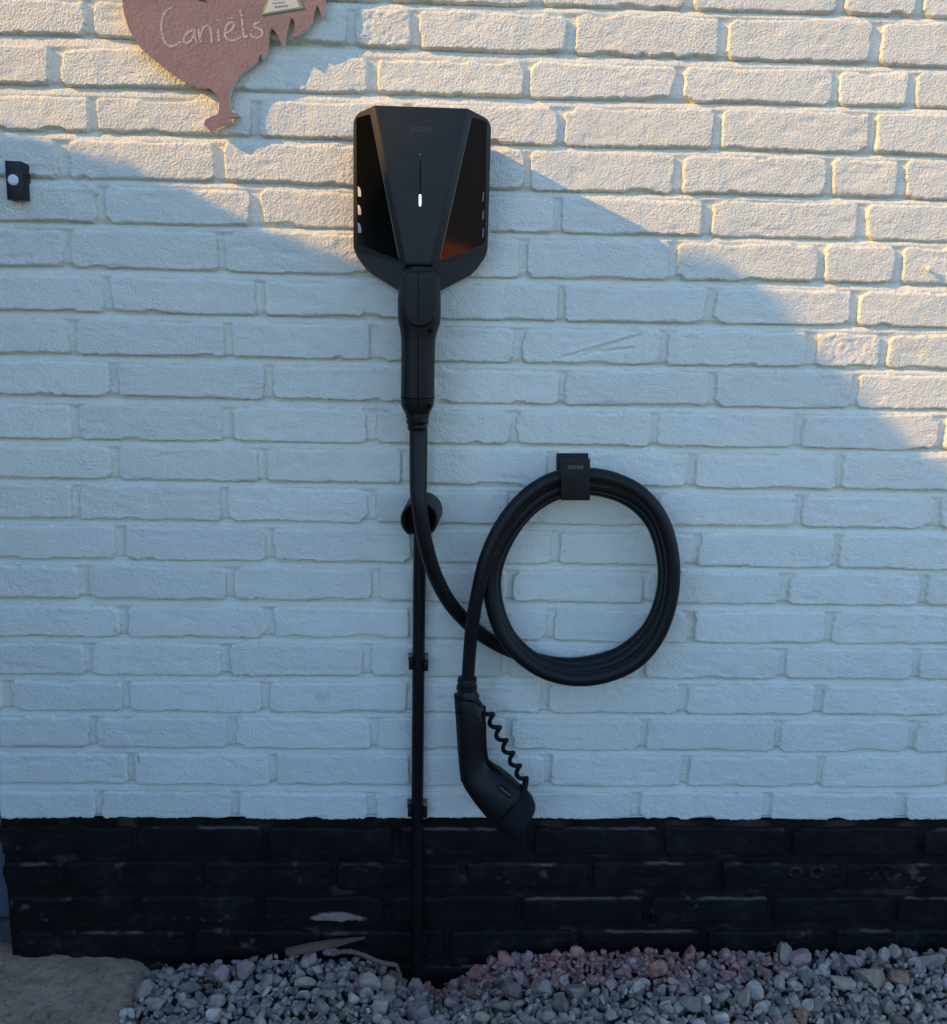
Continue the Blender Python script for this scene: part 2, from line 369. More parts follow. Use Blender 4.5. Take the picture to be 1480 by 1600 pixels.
def put_brick(row, k, quad, seed, coarse=False):
    black = row in 'UVWXY'
    X, Y, Z, S, T, wd, hg, hgt, e = brick_mesh(*quad, seed, black, .006 if coarse else .0021)
    cx, cz = X.mean(), Z.mean(); wear = np.zeros_like(X)
    def wp(px, py): p = P(px, py); return p.x, p.z
    if black:      # paint rubbed off the upper arrises, and bare patches lower down
        top = np.exp(-((T-.0030-.0012*fbm(S*60, T*0+seed, seed+44, 2))/.0016)**2)*sstep(.0, .4, fbm(S*17+seed, T*3, seed+41, 3))
        low = {'U': .15, 'V': .30, 'W': .45, 'X': .72, 'Y': .7}[row]
        pat = sstep(.56-low*.5, .80-low*.35, fbm(X*16+3, Z*30, 77, 4)+.15*vn(X*150, Z*150, 4))
        wear = .40*top*(random.random() < .75)+.24*pat*sstep(0, .4, fbm(X*70, Z*70, 78, 2))
        x0, z0 = wp(528, 1431)                                              # big bare patch left of the pipe
        dd = np.hypot((X-x0)/.044, (Z-z0+.004*((X-x0)/.04)**2)/.0085)+.35*fbm(X*60, Z*60, 80, 2)
        bare = sstep(1.0, .75, dd); wear = np.maximum(wear, .95*bare); Y = Y-.0025*bare
        for hx, hy in ((1243, 1363), (1276, 1363)):                         # two knots beside each other
            x0, z0 = wp(hx, hy); rr = np.hypot(X-x0, Z-z0)
            Y = Y+.006*np.exp(-(rr/.005)**2)-.0025*np.exp(-((rr-.009)/.0035)**2); wear = np.maximum(wear, .14*np.exp(-((rr-.009)/.003)**2)*sstep(-.2, .5, vn(X*200, Z*200, 3)))
        x0, z0 = wp(1375, 1362); rr = np.hypot((X-x0)/.05, (Z-z0)/.017)
        Y = Y+.004*sstep(1, .5, rr)*fbm(X*90, Z*90, 5, 3)
    else:
        if row == 'H' and abs(cx-P(925, 540).x) < .05:                      # two slanting gouges
            for (ax, ay, bx, by) in ((870, 562, 1005, 522), (890, 563, 1012, 520), (925, 551, 1000, 543)):
                A = np.array(wp(ax, ay)); B = np.array(wp(bx, by)); d = B-A; L = np.linalg.norm(d); d /= L
                tt = (X-A[0])*d[0]+(Z-A[1])*d[1]; nn = (X-A[0])*-d[1]+(Z-A[1])*d[0]
                Y = Y+.0032*np.exp(-(nn/.0022)**2)*sstep(0, .02, tt)*sstep(L, L-.02, tt)-.0016*np.exp(-((nn-.0045)/.002)**2)*sstep(0, .02, tt)*sstep(L, L-.02, tt)
        if (row == 'A' and 545 < k < 600) or (row == 'H' and 1262 < k < 1330):   # knobbly half bricks
            Y = Y-hgt*(.0011*fbm(X*150, Z*150, 21, 2)+.0006*fbm(X*260, Z*260, 22, 2))
        for (hx, hy, sx, sy, am) in ((200, 1035, .05, .012, .22), (505, 1088, .018, .016, .30), (608, 12, .03, .012, .5), (597, 640, .02, .006, .5), (592, 578, .018, .005, .4), (935, 1184, .06, .0035, .3), (300, 1237, .09, .002, .5), (180, 985, .006, .006, .5)):
            x0, z0 = wp(hx, hy); rr = np.hypot((X-x0)/sx, (Z-z0)/sy)
            wear = np.maximum(wear, am*sstep(1, .2, rr)*sstep(-.25, .45, fbm(X*90, Z*90, 33, 3)))
        sp = vn(X*95, Z*95, 51); wear = np.maximum(wear, .55*sstep(.965, .985, sp)*sstep(.3, .7, vn(X*6, Z*6, 52)))
        wear = np.maximum(wear, .30*np.exp(-((T-hg+.002)/.003)**2)*sstep(.25, .6, fbm(S*16, T*8+seed, seed+61, 2)))
    me, c = grid_mesh('brick', X, Y, Z, wear)
    o = bpy.data.objects.new('plinth_brick' if black else 'brick', me); COL.objects.link(o)
    me.materials.append(BLACK if black else WHITE); o.parent = wall; o.location = c-np.array([XC, 0, 0])
    return o
def top_px(row, x):
    prev = '0' if row == 'A' else ROWS[ROWS.index(row)-1] if row in ROWS else 'X'
    a, b = GAP[row]; return lin(BL[prev], x)+a+(b-a)*x/1480
seed = 100
EDGEPX = dict(U=-1, V=4, W=10, X=16, Y=18)
for row in '0'+ROWS+'Y':
    js = JT[row]; ym = lin(BL[row], 740)-28
    # brick ends in wall metres
    jx = [P(j, lin(BL[row], j)-26).x for j in js]
    first = XC+(P(EDGEPX[row], ym).x-P(4, ym).x if row in EDGEPX else (random.random()-.5)*.004)
    left = [first]
    if jx[0]-first > .27: left.append(jx[0]-.222)
    ends = left+jx
    while ends[-1] < XR-.05: ends.append(ends[-1]+.222+random.uniform(-.003, .003))
    for i in range(len(ends)-1):
        a, b = ends[i], ends[i+1]
        gap = .0052+.0012*random.random()
        x0 = a+(gap if i else 0)+random.uniform(-.0012, .0012); x1 = b-gap+random.uniform(-.0012, .0012)
        # pixel columns to find heights
        def colpx(x):
            lo, hi = -1500., 3500.
            for _ in range(40):
                m_ = (lo+hi)/2
                if P(m_, ym).x < x: lo = m_
                else: hi = m_
            return lo
        pa, pb = colpx(x0), colpx(x1); seed += 1
        jt = lambda s=1.1: random.uniform(-s, s)
        def zz(px, py): return P(px, py).z
        if row == '0': t0, t1 = zz(pa, lin(BL[row], pa)-60), zz(pb, lin(BL[row], pb)-60)
        else: t0, t1 = zz(pa, top_px(row, pa)+jt()), zz(pb, top_px(row, pb)+jt())
        b0, b1 = zz(pa, lin(BL[row], pa)+jt(.8)), zz(pb, lin(BL[row], pb)+jt(.8))
        out = pa > 1500 or pb < -20
        put_brick(row, pa, ((x0, t0), (x1, t1), (x1, b1), (x0, b0)), seed, out)
# rows above the picture
ztop0 = P(740, lin(BL['0'], 740)-60).z
for k in range(7):
    x = XC; z0 = ztop0+.011+k*.0625; off = .11 if k % 2 else .222
    ends = [XC]+list(np.arange(XC+off, XR, .222))
    for a, b in zip(ends, ends[1:]):
        seed += 1; put_brick('0', 0, ((a+.005, z0+.051), (b-.005, z0+.051), (b-.005, z0), (a+.005, z0)), seed, True)
WTOP = z0+.06
# joints: one sheet behind the brick faces, white above, black below the paint line
ZP = P(740, 1282).z
BEDS = []                                             # bed joints: lower edge of the upper row, upper edge of the lower row
_sx = np.linspace(-60, 1560, 24)
for up, lo_ in zip('0'+ROWS, ROWS+'Y'):
    pb_ = [P(x, lin(BL[up], x)) for x in _sx]; pt_ = [P(x, top_px(lo_, x)) for x in _sx]
    BEDS.append(([p.x for p in pb_], [p.z for p in pb_], [p.x for p in pt_], [p.z for p in pt_]))
def joint_depth(xs, zs, k=1.0):
    """struck joints: deep under the upper brick, sloping out to the top of the lower brick"""
    out = np.zeros((len(zs), len(xs)))
    for j, x in enumerate(xs):
        kz_, kd = [], []
        for bx, bz, tx, tz in BEDS:
            zb = np.interp(x, bx, bz); zt = np.interp(x, tx, tz); v_ = .0012*float(vn(x*26, zb*9, 70))
            kz_ += [zb+.004, zb-.0003, zb-(zb-zt)*.30, zt, zt-.004]; kd += [.0085, .0165, .0064+v_*.9, .0034+v_*.9, .0072]
        kz_, kd = np.array(kz_), np.array(kd); o_ = np.argsort(kz_); out[:, j] = np.interp(zs, kz_[o_], kd[o_])*k
    return out
def joint_sheet(name, z0, z1, m, black):
    xs = np.concatenate([np.arange(XC+.002, .95, .0060), np.arange(.96, XR, .02)])
    zs = np.arange(z0, min(z1, 1.55), .0021); zs = np.concatenate([zs, np.arange(zs[-1]+.01, z1, .01)]) if z1 > 1.56 else zs; zs[-1] = z1
    X, Z = np.meshgrid(xs, zs[::-1])
    Y = (.0060 if black else joint_depth(xs, zs[::-1]))+(.0008 if black else .0011)*fbm(X*26, Z*26, 61, 3)+.0006*fbm(X*130, Z*130, 62, 2)
    wear = None
    if black:
        wear = .12*sstep(.3, .7, fbm(X*20, Z*40, 63, 3)); Y = Y-.001; Z[0] += -.001+.0045*np.abs(fbm(xs*24, xs*0+2, 66, 3))
    me, c = grid_mesh(name, X, Y, Z, wear); me.materials.append(m)
    o = bpy.data.objects.new(name, me); COL.objects.link(o); o.parent = wall; o.location = c-np.array([XC, 0, 0])
joint_sheet('mortar', ZP-.0005, WTOP, WHITE, False)
joint_sheet('plinth_mortar', -.20, ZP-.0006, BLACK, True)
bm = bmesh.new()                                       # the body of the wall behind, with its end at the door
for (za, zb) in ((ZP, WTOP),):
    pass
def slab(x0, x1, y0, y1, z0, z1, bev=0):
    f = [Vector((x0, y0, z1)), Vector((x1, y0, z1)), Vector((x1, y0, z0)), Vector((x0, y0, z0))]
    return prism_bm(f, [Vector((p.x, y1, p.z)) for p in f], bev)
bm.free()
link_o = from_bm('wall_core', slab(XC+.003, XR, .0195, .22, ZP-.001, WTOP), WHITE, wall, False)
link_o = from_bm('plinth_core', slab(XC+.0035, XR-.001, .0198, .219, -.2, ZP-.0014), BLACK, wall, False)

# the door beside the wall: only a sliver of its post shows at the left edge
door = thing('door_frame', 'blue-grey door post at the far left edge beside the black plinth', 'door', (XC-.05, .1, .02))
from_bm('jamb', slab(XC-.075, XC-.004, .055, .15, .045, 2.1, .003), JAMB, door)
from_bm('door_panel', slab(XC-1.0, XC-.078, .09, .13, .05, 2.1, .003), JAMB, door)
from_bm('threshold', slab(XC-1.02, XC-.006, .045, .24, -.05, .038, .004), STONE, door)

# ------------------------------------------------------------------ unseen shade caster added at the left, a hedge shaped to the wanted shadow edge
XH = -2.0
prof = [(-60, 165), (0, 186), (100, 214), (200, 247), (300, 285), (400, 338), (500, 378), (560, 398), (700, 436), (850, 452), (945, 458), (995, 440), (1028, 396), (1056, 376), (1085, 381), (1112, 390), (1150, 403), (1195, 436), (1222, 470), (1242, 510), (1262, 550), (1290, 602), (1320, 652), (1345, 686), (1400, 706), (1480, 716)]
pw = [P(*a) for a in prof]; PX = [p.x for p in pw]; PZ = [p.z for p in pw]
kx, kz = 2.95, 1.65
hy = np.arange(.15, 1.80, .02); xw = XH+kx*hy
zw = np.interp(xw, PX, PZ)+np.where(xw < PX[0], (PX[0]-xw)*.18, 0)-np.where(xw > PX[-1], .05*np.minimum(xw-PX[-1], 2), 0)
zh = zw+kz*hy
def build_added_hedge(label, axis, at, along, heights, wid, nL):
    """axis 'y': runs away from the wall at x = at; axis 'x': runs along the wall at y = at"""
    def pt(a_, off, z): return Vector((at+off, -a_, z)) if axis == 'y' else Vector((a_, at+off, z))
    mid = float(along[len(along)//2]); h_ = thing('added_hedge', label, 'hedge', pt(mid, 0, 0)); rings = []
    for a_, z_ in zip(along, heights):
        ring = []
        for s_, f_ in ((-1, 0), (-1, .35), (-.92, .7), (-.62, .9), (-.25, .975), (0, 1), (.25, .975), (.62, .9), (.92, .7), (1, .35), (1, 0)):
            wv = wid*(1+.08*float(vn(a_*3+f_*2, f_*4+s_, 3))); ring.append(pt(float(a_), s_*wv*(.5 if f_ > .97 else 1), max(-.03, f_*float(z_)-.012)))
        rings.append(ring)
    from_bm('hedge_mass', loft_bm(rings), TWIG, h_); V = []; Fq = []
    for k in range(nL):
        i = random.randrange(len(rings)-1); r = rings[i]; j = random.randrange(len(r)-1)
        c = r[j].lerp(r[j+1], random.random()); c = c+(rings[i+1][j]-r[j])*random.random()
        core = pt(0, 0, c.z*.6); core = Vector((core.x, c.y, core.z)) if axis == 'y' else Vector((c.x, core.y, core.z))
        nrm = (c-core).normalized(); c = c+nrm*random.uniform(-.025, .001)
        a = Vector((random.uniform(-1, 1), random.uniform(-1, 1), random.uniform(-1, 1))).normalized(); b = a.cross(nrm).normalized()
        s_ = random.uniform(.012, .024)*(1 if axis == 'y' else 2); n0 = len(V); V += [c-a*s_, c+b*s_*.5, c+a*s_, c-b*s_*.5]; Fq.append((n0, n0+1, n0+2, n0+3))
    lo = link('foliage', mesh_np('foliage', V, Fq), LEAF, h_); lo['kind'] = 'stuff'
build_added_hedge('tall unseen hedge added left of the picture, shaped to cast the shadow on the wall', 'y', XH, hy, zh, .42, 16000)
bx_ = np.linspace(-6.5, 7, 90)  # added out of view to hold back light from the low sky
build_added_hedge('long waist-high unseen hedge added behind the viewer to block low sky', 'x', -5.0, bx_, .80+.05*vn(bx_*2, bx_*0, 8), .5, 9000)

# ================================================================== THINGS ON THE WALL
def superring(a, b, hd, n=24, ex=2.6, dc=0.0):
    """ring through points a and b (left, right) bulging hd metres towards and away from the viewer"""
    c = (a+b)/2+Vector((0, -dc, 0)); u = (b-a)/2; out = []
    for k in range(n):
        t = 2*math.pi*k/n; ct, st = math.cos(t), math.sin(t)
        x = math.copysign(abs(ct)**(2/ex), ct); y = math.copysign(abs(st)**(2/ex), st)
        out.append(c+u*x+Vector((0, -hd, 0))*y)
    return out
def text_mesh(body, size, extrude=.0):
    cu = bpy.data.curves.new('text', 'FONT'); cu.body = body; cu.size = size; cu.align_x = 'CENTER'; cu.align_y = 'CENTER'; cu.extrude = extrude
    cu.resolution_u = 3
    o = bpy.data.objects.new('text', cu); COL.objects.link(o)
    dg = bpy.context.evaluated_depsgraph_get(); me = bpy.data.meshes.new_from_object(o.evaluated_get(dg))
    bpy.data.objects.remove(o); bpy.data.curves.remove(cu); return me
def lettering(body, width, origin, xdir, ydir, m, parent, name='lettering', extrude=.0003, squash=1.0):
    me = text_mesh(body, .1, extrude*.1/width*0+.0); 
    xs = [v.co.x for v in me.vertices]; k = width/(max(xs)-min(xs)); x0 = (max(xs)+min(xs))/2
    ysv = [v.co.y for v in me.vertices]; y0 = (max(ysv)+min(ysv))/2
    for v in me.vertices: v.co = origin+xdir*((v.co.x-x0)*k)+ydir*((v.co.y-y0)*k*squash)
    me.materials.clear(); return link(name, me, m, parent)

# ------------------------------------------------------------------ charging box
ch = thing('wall_charger', 'dark grey faceted car charging box with a lit white status light', 'charger', P(657, 330, 0))
D_T, D_B = .105, .098
TL, TR, BL_, BR_ = P(585, 164, D_T), P(731, 169, D_T), P(632, 413, D_B), P(675, 413, D_B)
ML, MR = P(552, 393, .036), P(762, 397, .036)
nl = (BL_-TL).cross(ML-TL).normalized(); nr = (BR_-TR).cross(MR-TR).normalized()
TLo = PL(552, 180, TL, nl); TRo = PL(768, 188, TR, nr)
B1, B2, B3, B4 = P(574, 424, .014), P(627, 457, .016), P(684, 457, .016), P(740, 428, .014)
def back(p, k=1, dx=0, dz=0): return Vector((p.x*k+dx, .004, p.z+dz))
bm = bmesh.new()
vv = {n: bm.verts.new(p) for n, p in dict(TL=TL, TR=TR, BL=BL_, BR=BR_, ML=ML, MR=MR, TLo=TLo, TRo=TRo, B1=B1, B2=B2, B3=B3, B4=B4,
      kTL=back(TL, 1, 0, -.022), kTR=back(TR, 1, 0, -.022), kTLo=back(TLo, 1, .004, -.022), kTRo=back(TRo, 1, -.004, -.022), kML=back(ML, 1, .004, .01), kMR=back(MR, 1, -.004, .01), kB1=back(B1, 1, .004, .006), kB2=back(B2, 1, 0, .008), kB3=back(B3, 1, 0, .008), kB4=back(B4, 1, -.004, .006)).items()}
for f in ('TL TR BR BL', 'TLo TL BL ML', 'TR TRo MR BR', 'ML BL B2 B1', 'BR MR B4 B3', 'BL BR B3 B2',
          'kTL kTR TR TL', 'kTLo kTL TL TLo', 'kTR kTRo TRo TR', 'kTLo TLo ML kML', 'TRo kTRo kMR MR', 'kML ML B1 kB1', 'kB1 B1 B2 kB2', 'kB2 B2 B3 kB3', 'kB3 B3 B4 kB4', 'MR kMR kB4 B4',
          'kTL kTLo kML kB1 kB2 kB3 kB4 kMR kTRo kTR'):
    bm.faces.new([vv[n] for n in f.split()])
bmesh.ops.recalc_face_normals(bm, faces=bm.faces[:])
round_e = [e for e in bm.edges if {e.verts[0], e.verts[1]} in ({vv['TLo'], vv['kTLo']}, {vv['TRo'], vv['kTRo']}, {vv['ML'], vv['kML']}, {vv['MR'], vv['kMR']}, {vv['B1'], vv['kB1']}, {vv['B4'], vv['kB4']})]
bmesh.ops.bevel(bm, geom=round_e, offset=.010, segments=5, profile=.5, affect='EDGES', clamp_overlap=True)
bmesh.ops.bevel(bm, geom=[e for e in bm.edges if e.is_manifold and e.calc_face_angle(0) > .12], offset=.0016, segments=2, profile=.6, affect='EDGES', clamp_overlap=True)
from_bm('housing', bm, PLASTIC, ch, True, 60)
def plate(pts, n, off, thick, m, name, parent, bevel=.0004):
    if n.y > 0: n = -n
    f = [p+n*off for p in pts]; return from_bm(name, prism_bm(f, [p-n*thick for p in f], bevel, 1), m, parent, False)
# the smooth front panel
nf = (TR-TL).cross(BL_-TL).normalized()
inn = lambda px, py, p0, n: PL(px, py, p0, n)
fp = plate([inn(588.5, 166.2, TL, nf), inn(728, 170.5, TL, nf), inn(672.5, 410.5, TL, nf), inn(634, 410.5, TL, nf)], nf, .0008, .0012, PANEL, 'front_panel', ch)
def winpoly(pts, p0, n, rad=3):
    out = []; m = len(pts)
    for i, p in enumerate(pts):                        # rounded corners
        a = Vector(pts[i-1]); b = Vector(p); c = Vector(pts[(i+1) % m]); da = (a-b).normalized()*min(rad, (a-b).length*.3); dc = (c-b).normalized()*min(rad, (c-b).length*.3)
        for t in (0, .33, .67, 1): q = (b+da).lerp(b, t).lerp(b.lerp(b+dc, t), t); out.append(PL(q.x, q.y, p0, n))
    return out
wl = plate(winpoly([(556.5, 184), (579, 177.5), (624.5, 407), (558, 381)], TL, nl, 4), nl, .0003, .001, GLOSS, 'side_window', ch)
wr = plate(winpoly([(737, 182.5), (761, 189.5), (758, 381), (686, 409)], TR, nr, 5), nr, .0003, .001, GLOSS, 'side_window', ch)
for y0 in (291, 319.5, 347.5):  # pale plates paint in the lit wall glimpsed through notches in the sides
    h = 16; plate([PL(x, y, TL, nl) for x, y in ((560, y0), (563.5, y0+2), (565.3, y0+8), (565.6, y0+h), (560.8, y0+h))], nl, .0016, .0005, PALE, 'wall_glimpse', wl)
    plate([PL(x, y, TR, nr) for x, y in ((754.0, y0+10), (754.9, y0+9), (754.1, y0+8+h-2), (753.0, y0+8+h))], nr, .0016, .0005, PALE, 'wall_glimpse', wr)
fx = (TR-TL).normalized(); fz = nf.cross(fx).normalized(); fz = fz if fz.z > 0 else -fz
nfo = nf if nf.y < 0 else -nf
def FP(px, py, off=.0011): return PL(px, py, TL, nf)+nfo*off
lettering('easee', mm(657, 203, D_T)*33, FP(658, 203.5), fx, fz, DARKTXT, fp, squash=1.05)
lettering('easee', mm(657, 203, D_T)*33, FP(658.4, 202.8, .00095), fx, fz, RIMTXT, fp, 'lettering_rim', squash=1.05)
def strip(px0, py0, px1, py1, off, m, name, parent, rnd=False):
    n = 8; pts = []
    r = (px1-px0)/2; cx = (px0+px1)/2
    pts = [(cx+r*math.cos(a), py0+r-r*math.sin(a)) for a in (math.pi*k/n for k in range(n+1))]+[(cx-r*math.cos(a), py1-r-r*math.sin(a)*-1) for a in (math.pi*k/n for k in range(n+1))]
    return plate([FP(x, y, 0) for x, y in pts], nf, off, .0004, m, name, parent, 0)
strip(656.0, 251, 657.6, 303, .00115, HOLE, 'light_slit', fp)
strip(655.0, 304, 658.0, 322, .0013, LED, 'status_light', fp)
strip(655.3, 239.5, 658.0, 243, .0012, GREYTXT, 'sensor_dot', fp)

# ------------------------------------------------------------------ black conduit pipe
pipe = thing('conduit_pipe', 'straight black plastic pipe running down the wall into the gravel', 'pipe', P(652, 1535, .014))
from_bm('tube', tube_bm(spline([P(658.5, 458, .015), P(658, 680, .015), P(656, 840, .015), P(654, 1040, .016), P(652, 1280, .016), P(652, 1480, .017), P(651, 1580, .019)], 8), .0098, 20), CONDUIT, pipe)
for y_ in (1036, 1266, 1464):
    cx = 655-(y_-840)*.006; s_ = mm(652, y_)
    cl = from_bm('clamp', box_px(cx-13, y_-8, cx+13, y_+9, .0, .009, .001), RUSTY if y_ < 1400 else PLUGM, pipe)
    for sg in (-1, 1):
        from_bm('lug', box_px(cx+sg*12-3.2, y_-4+sg*2, cx+sg*12+3.2, y_+12+sg*1, .001, .024, .0012), PLUGM, cl)
        from_bm('dusty_ear', box_px(cx+sg*12.5-3.6, y_-12, cx+sg*12.5+2.6, y_-3, .0, .014, .001), RUSTY if y_ < 1400 else PLUGM, cl)

# ------------------------------------------------------------------ round plug holder behind the cable
hold = thing('plug_holder', 'round black plug holder on the wall behind the hanging cable', 'holder', P(661, 797, 0))
c0 = P(662.5, 797, .0); c1 = P(655, 813, .066)
c1 = Vector((c1.x, -.066, c1.z)); RH = mm(660, 800, .04)*29.5
def disc(c, r, flat=.80):
    out = []
    for k in range(48):
        t = 2*math.pi*k/48; out.append(c+Vector((math.cos(t)*r, 0, max(-flat, math.sin(t))*r)))
    return out
ax = c1-c0
from_bm('cup', loft_bm([disc(c0, RH*1.02), disc(c0+ax*.5, RH*1.0), disc(c0+ax*.97, RH*.98), disc(c0+ax, RH*.955), disc(c0+ax*.995, RH*.86), disc(c0+ax*.80, RH*.80)]), PLUGM, hold, True, 35)
from_bm('cup_floor', loft_bm([disc(c0+ax*.79, RH*.79), disc(c0+ax*.802, RH*.79)]), HOLE, hold)

# ------------------------------------------------------------------ charging cable with its two plugs
cab = thing('charging_cable', 'thick black charging cable coiled on the hook, plugged into the box at one end', 'cable', P(800, 1030, .04))
def dep(pts): return [P(x, y, d) for x, y, d in pts]
path = [(652, 664, .072), (652, 690, .074), (652, 730, .082), (653, 770, .092), (657, 805, .093), (665, 850, .086), (680, 899, .070), (703, 942, .050), (735, 977, .030), (770, 1003, .018), (812, 1022, .0135),
 (860, 1036, .0125), (910, 1037, .0125), (968, 1021, .014), (1013, 983, .016), (1036, 928, .018), (1037, 870, .020), (1019, 816, .022), (982, 780, .024), (928, 763, .024), (876, 768, .025), (830, 794, .027), (795, 838, .029), (774, 892, .030), (776, 945, .031), (799, 998, .033), (846, 1036, .035),
 (908, 1048, .0365), (970, 1031, .039), (1016, 989, .041), (1042, 930, .043), (1043, 872, .045), (1026, 814, .047), (988, 776, .048), (932, 758, .048), (880, 762, .048), (834, 786, .050), (795, 830, .052), (769, 886, .054), (769, 942, .055), (791, 1000, .057), (836, 1042, .058), (888, 1060, .059), (942, 1057, .060), (994, 1034, .061),
 (1030, 990, .062), (1049, 930, .062), (1050, 868, .062), (1034, 812, .0615), (1000, 770, .061), (955, 748, .061), (908, 742, .061), (862, 750, .062), (820, 777, .064), (784, 821, .067), (760, 872, .070), (747, 925, .069), (738, 975, .064), (734, 1020, .058), (731, 1066, .056)]
# smooth variation of the three-and-a-half turns
cpath = spline(dep(path), 9)
rads = []
for i, p in enumerate(cpath):
    t = i/(len(cpath)-1); rads.append(.0112-.0012*sstep(.9, 1, t))
cable = from_bm('cable', tube_bm(cpath, rads, 18), RUBBER, cab)
# plug in the box
plg = None
sec = [(417, 633, 680, .020, .074), (432, 627, 686, .023, .074), (446, 624, 688, .025, .074), (468, 621.5, 689, .026, .073), (490, 621.5, 689, .026, .073), (505, 623, 688, .026, .072), (520, 626, 683, .025, .071), (532, 627, 680.5, .0245, .071), (570, 627, 679.5, .024, .071), (618, 626.5, 679, .0235, .071), (633, 627, 678, .023, .071), (641, 631, 674, .0205, .071), (645, 633, 672, .019, .071)]
rg = [superring(P(a, y, d), P(b, y, d), h, 28, 2.7) for y, a, b, h, d in sec]
plg = from_bm('plug', loft_bm(rg), PLUGM, cab, True, 50)
plg['label'] = 'upright plug pushed into the underside of the charging box'
hump = [(633, 424), (680, 423), (683.5, 432), (683, 478), (679, 497), (670, 508), (657, 512), (644, 509), (635, 499), (630.5, 480), (630, 434)]
hb = prism_bm([P(x, y, .1045) for x, y in hump], [P(x, y, .085) for x, y in hump], .004, 4)
hp = from_bm('release_cap', hb, PLUGM, plg, True, 50)
from_bm('seam', box_px(653.0, 425, 654.1, 641, .0905, .0964, 0), HOLE, plg, False)
from_bm('seam', box_px(653.2, 426, 654.2, 509, .0985, .1047, 0), HOLE, hp, False)
for (x, y, d) in ((671.5, 517, .0935), (670, 634, .0895)):
    c = P(x, y, d); n = Vector((.35, -1, 0)).normalized(); from_bm('screw_hole', tube_bm([c-n*.004, c+n*.0028], .0030, 14), HOLE, plg)
ring = [superring(P(a-.4, y, d), P(b+.4, y, d), h+.0004, 28, 2.7) for y, a, b, h, d in ((619.5, 626.5, 679, .0235, .071), (621.0, 626.5, 679, .0235, .071))]
from_bm('collar_groove', loft_bm(ring, False), HOLE, plg, False)
def boot(pts, m, parent, name='strain_relief'):
    return from_bm(name, loft_bm([superring(a, b, (b-a).length/2, 24, 2.1) for a, b in pts]), m, parent, True, 45)
bt = []
for y, a, b in ((643, 634, 671.5), (652, 634, 671), (653, 635.8, 669.5), (656.5, 636, 669.3), (657.5, 634.5, 670), (662, 635.5, 668.8), (663, 637, 667.2), (666, 637.3, 667), (667, 636.2, 667.6), (671.5, 637.5, 666.3), (673, 640, 664.2)):
    bt.append((P(a, y, .071), P(b, y, .071)))
boot(bt, PLUGM, plg)
# hanging car plug
Z5 = lambda x, y, d=.056: P(600+x/5.286, 1020+y/5.286, d)
pr = [((578, 350), (788, 388)), ((584, 430), (830, 448)), ((596, 600), (842, 600)), ((607, 780), (850, 775)), ((619, 930), (866, 885)), ((630, 1035), (905, 925)), ((668, 1110), (980, 968)), ((738, 1212), (1050, 1022)), ((818, 1312), (1108, 1075)), ((888, 1388), (1134, 1108)), ((905, 1402), (1142, 1118))]
hd = [.018, .021, .022, .022, .0225, .025, .028, .0295, .030, .030, .029]
dd = [.056, .056, .056, .056, .056, .057, .060, .064, .068, .071, .072]
hang = from_bm('hanging_plug', loft_bm([superring(Z5(*a, d), Z5(*b, d), h, 28, 2.5) for (a, b), h, d in zip(pr, hd, dd)]), PLUGM, cab, True, 50)
hang['label'] = 'angled car plug hanging low in front of the wall'
cp = [((878, 1386), (1136, 1098)), ((880, 1396), (1150, 1106)), ((915, 1428), (1195, 1150)), ((965, 1464), (1232, 1200)), ((1000, 1484), (1250, 1246)), ((1012, 1488), (1252, 1262)), ((1040, 1478), (1240, 1280))]
from_bm('protective_cap', loft_bm([superring(Z5(*a, d), Z5(*b, d), h, 28, 2.1) for (a, b), h, d in zip(cp, (.0300, .0325, .0330, .0335, .0335, .0325, .028), (.070, .072, .077, .082, .086, .088, .0885))]), GRIP, hang, True, 35)
from_bm('cap_groove', loft_bm([superring(Z5(*a, d), Z5(*b, d), .0312, 28, 2.3) for a, b, d in (((872, 1376), (1128, 1094), .0695), ((878, 1384), (1134, 1098), .0702))], False), HOLE, hang, False)
bt = []
for y, a, b in ((355, 598, 790), (325, 603, 772), (305, 612, 765), (300, 598, 770), (268, 600, 770), (264, 618, 756), (240, 620, 754), (236, 604, 768), (205, 612, 766), (198, 630, 752), (190, 648, 746)):
    bt.append((Z5(a, y), Z5(b, y)))
boot(bt, PLUGM, hang)
# grip inlay and seams on the hanging plug
inl = [(795, 545), (838, 480), (846, 600), (850, 780), (862, 880), (985, 1000), (968, 1008), (850, 920), (812, 850)]
from_bm('grip_inlay', prism_bm([Z5(x, y, .0725) for x, y in inl], [Z5(x, y, .055) for x, y in inl], .0015, 2), GRIP, hang)
for ln in ([(586, 492), (660, 498), (745, 522), (790, 550), (806, 640), (812, 800), (832, 890), (900, 955), (985, 1010)], [(640, 1045), (720, 1040), (800, 1075), (850, 1140), (900, 1190)], [(580, 362), (680, 375), (790, 440)]):
    from_bm('seam', tube_bm([Z5(x, y, .0785 if y > 980 else .0765 if x > 620 else .070) for x, y in ln], .00055, 6), HOLE, hang)
tg = [(962, 1084), (1054, 1158), (1040, 1205), (944, 1128)]
npl = from_bm('name_plate', prism_bm([Z5(x, y, .0985) for x, y in tg], [Z5(x, y, .085) for x, y in tg], .0004, 1), HOLE, hang, False)
xd = (Z5(1054, 1158)-Z5(962, 1084)).normalized(); zd = (Z5(962, 1084)-Z5(944, 1128)); zd = (zd-xd*zd.dot(xd)).normalized()
lettering('easee', (Z5(1045, 1180)-Z5(955, 1106)).length*.93, Z5(1000, 1144, .0988), xd, zd, GREYTXT, npl)
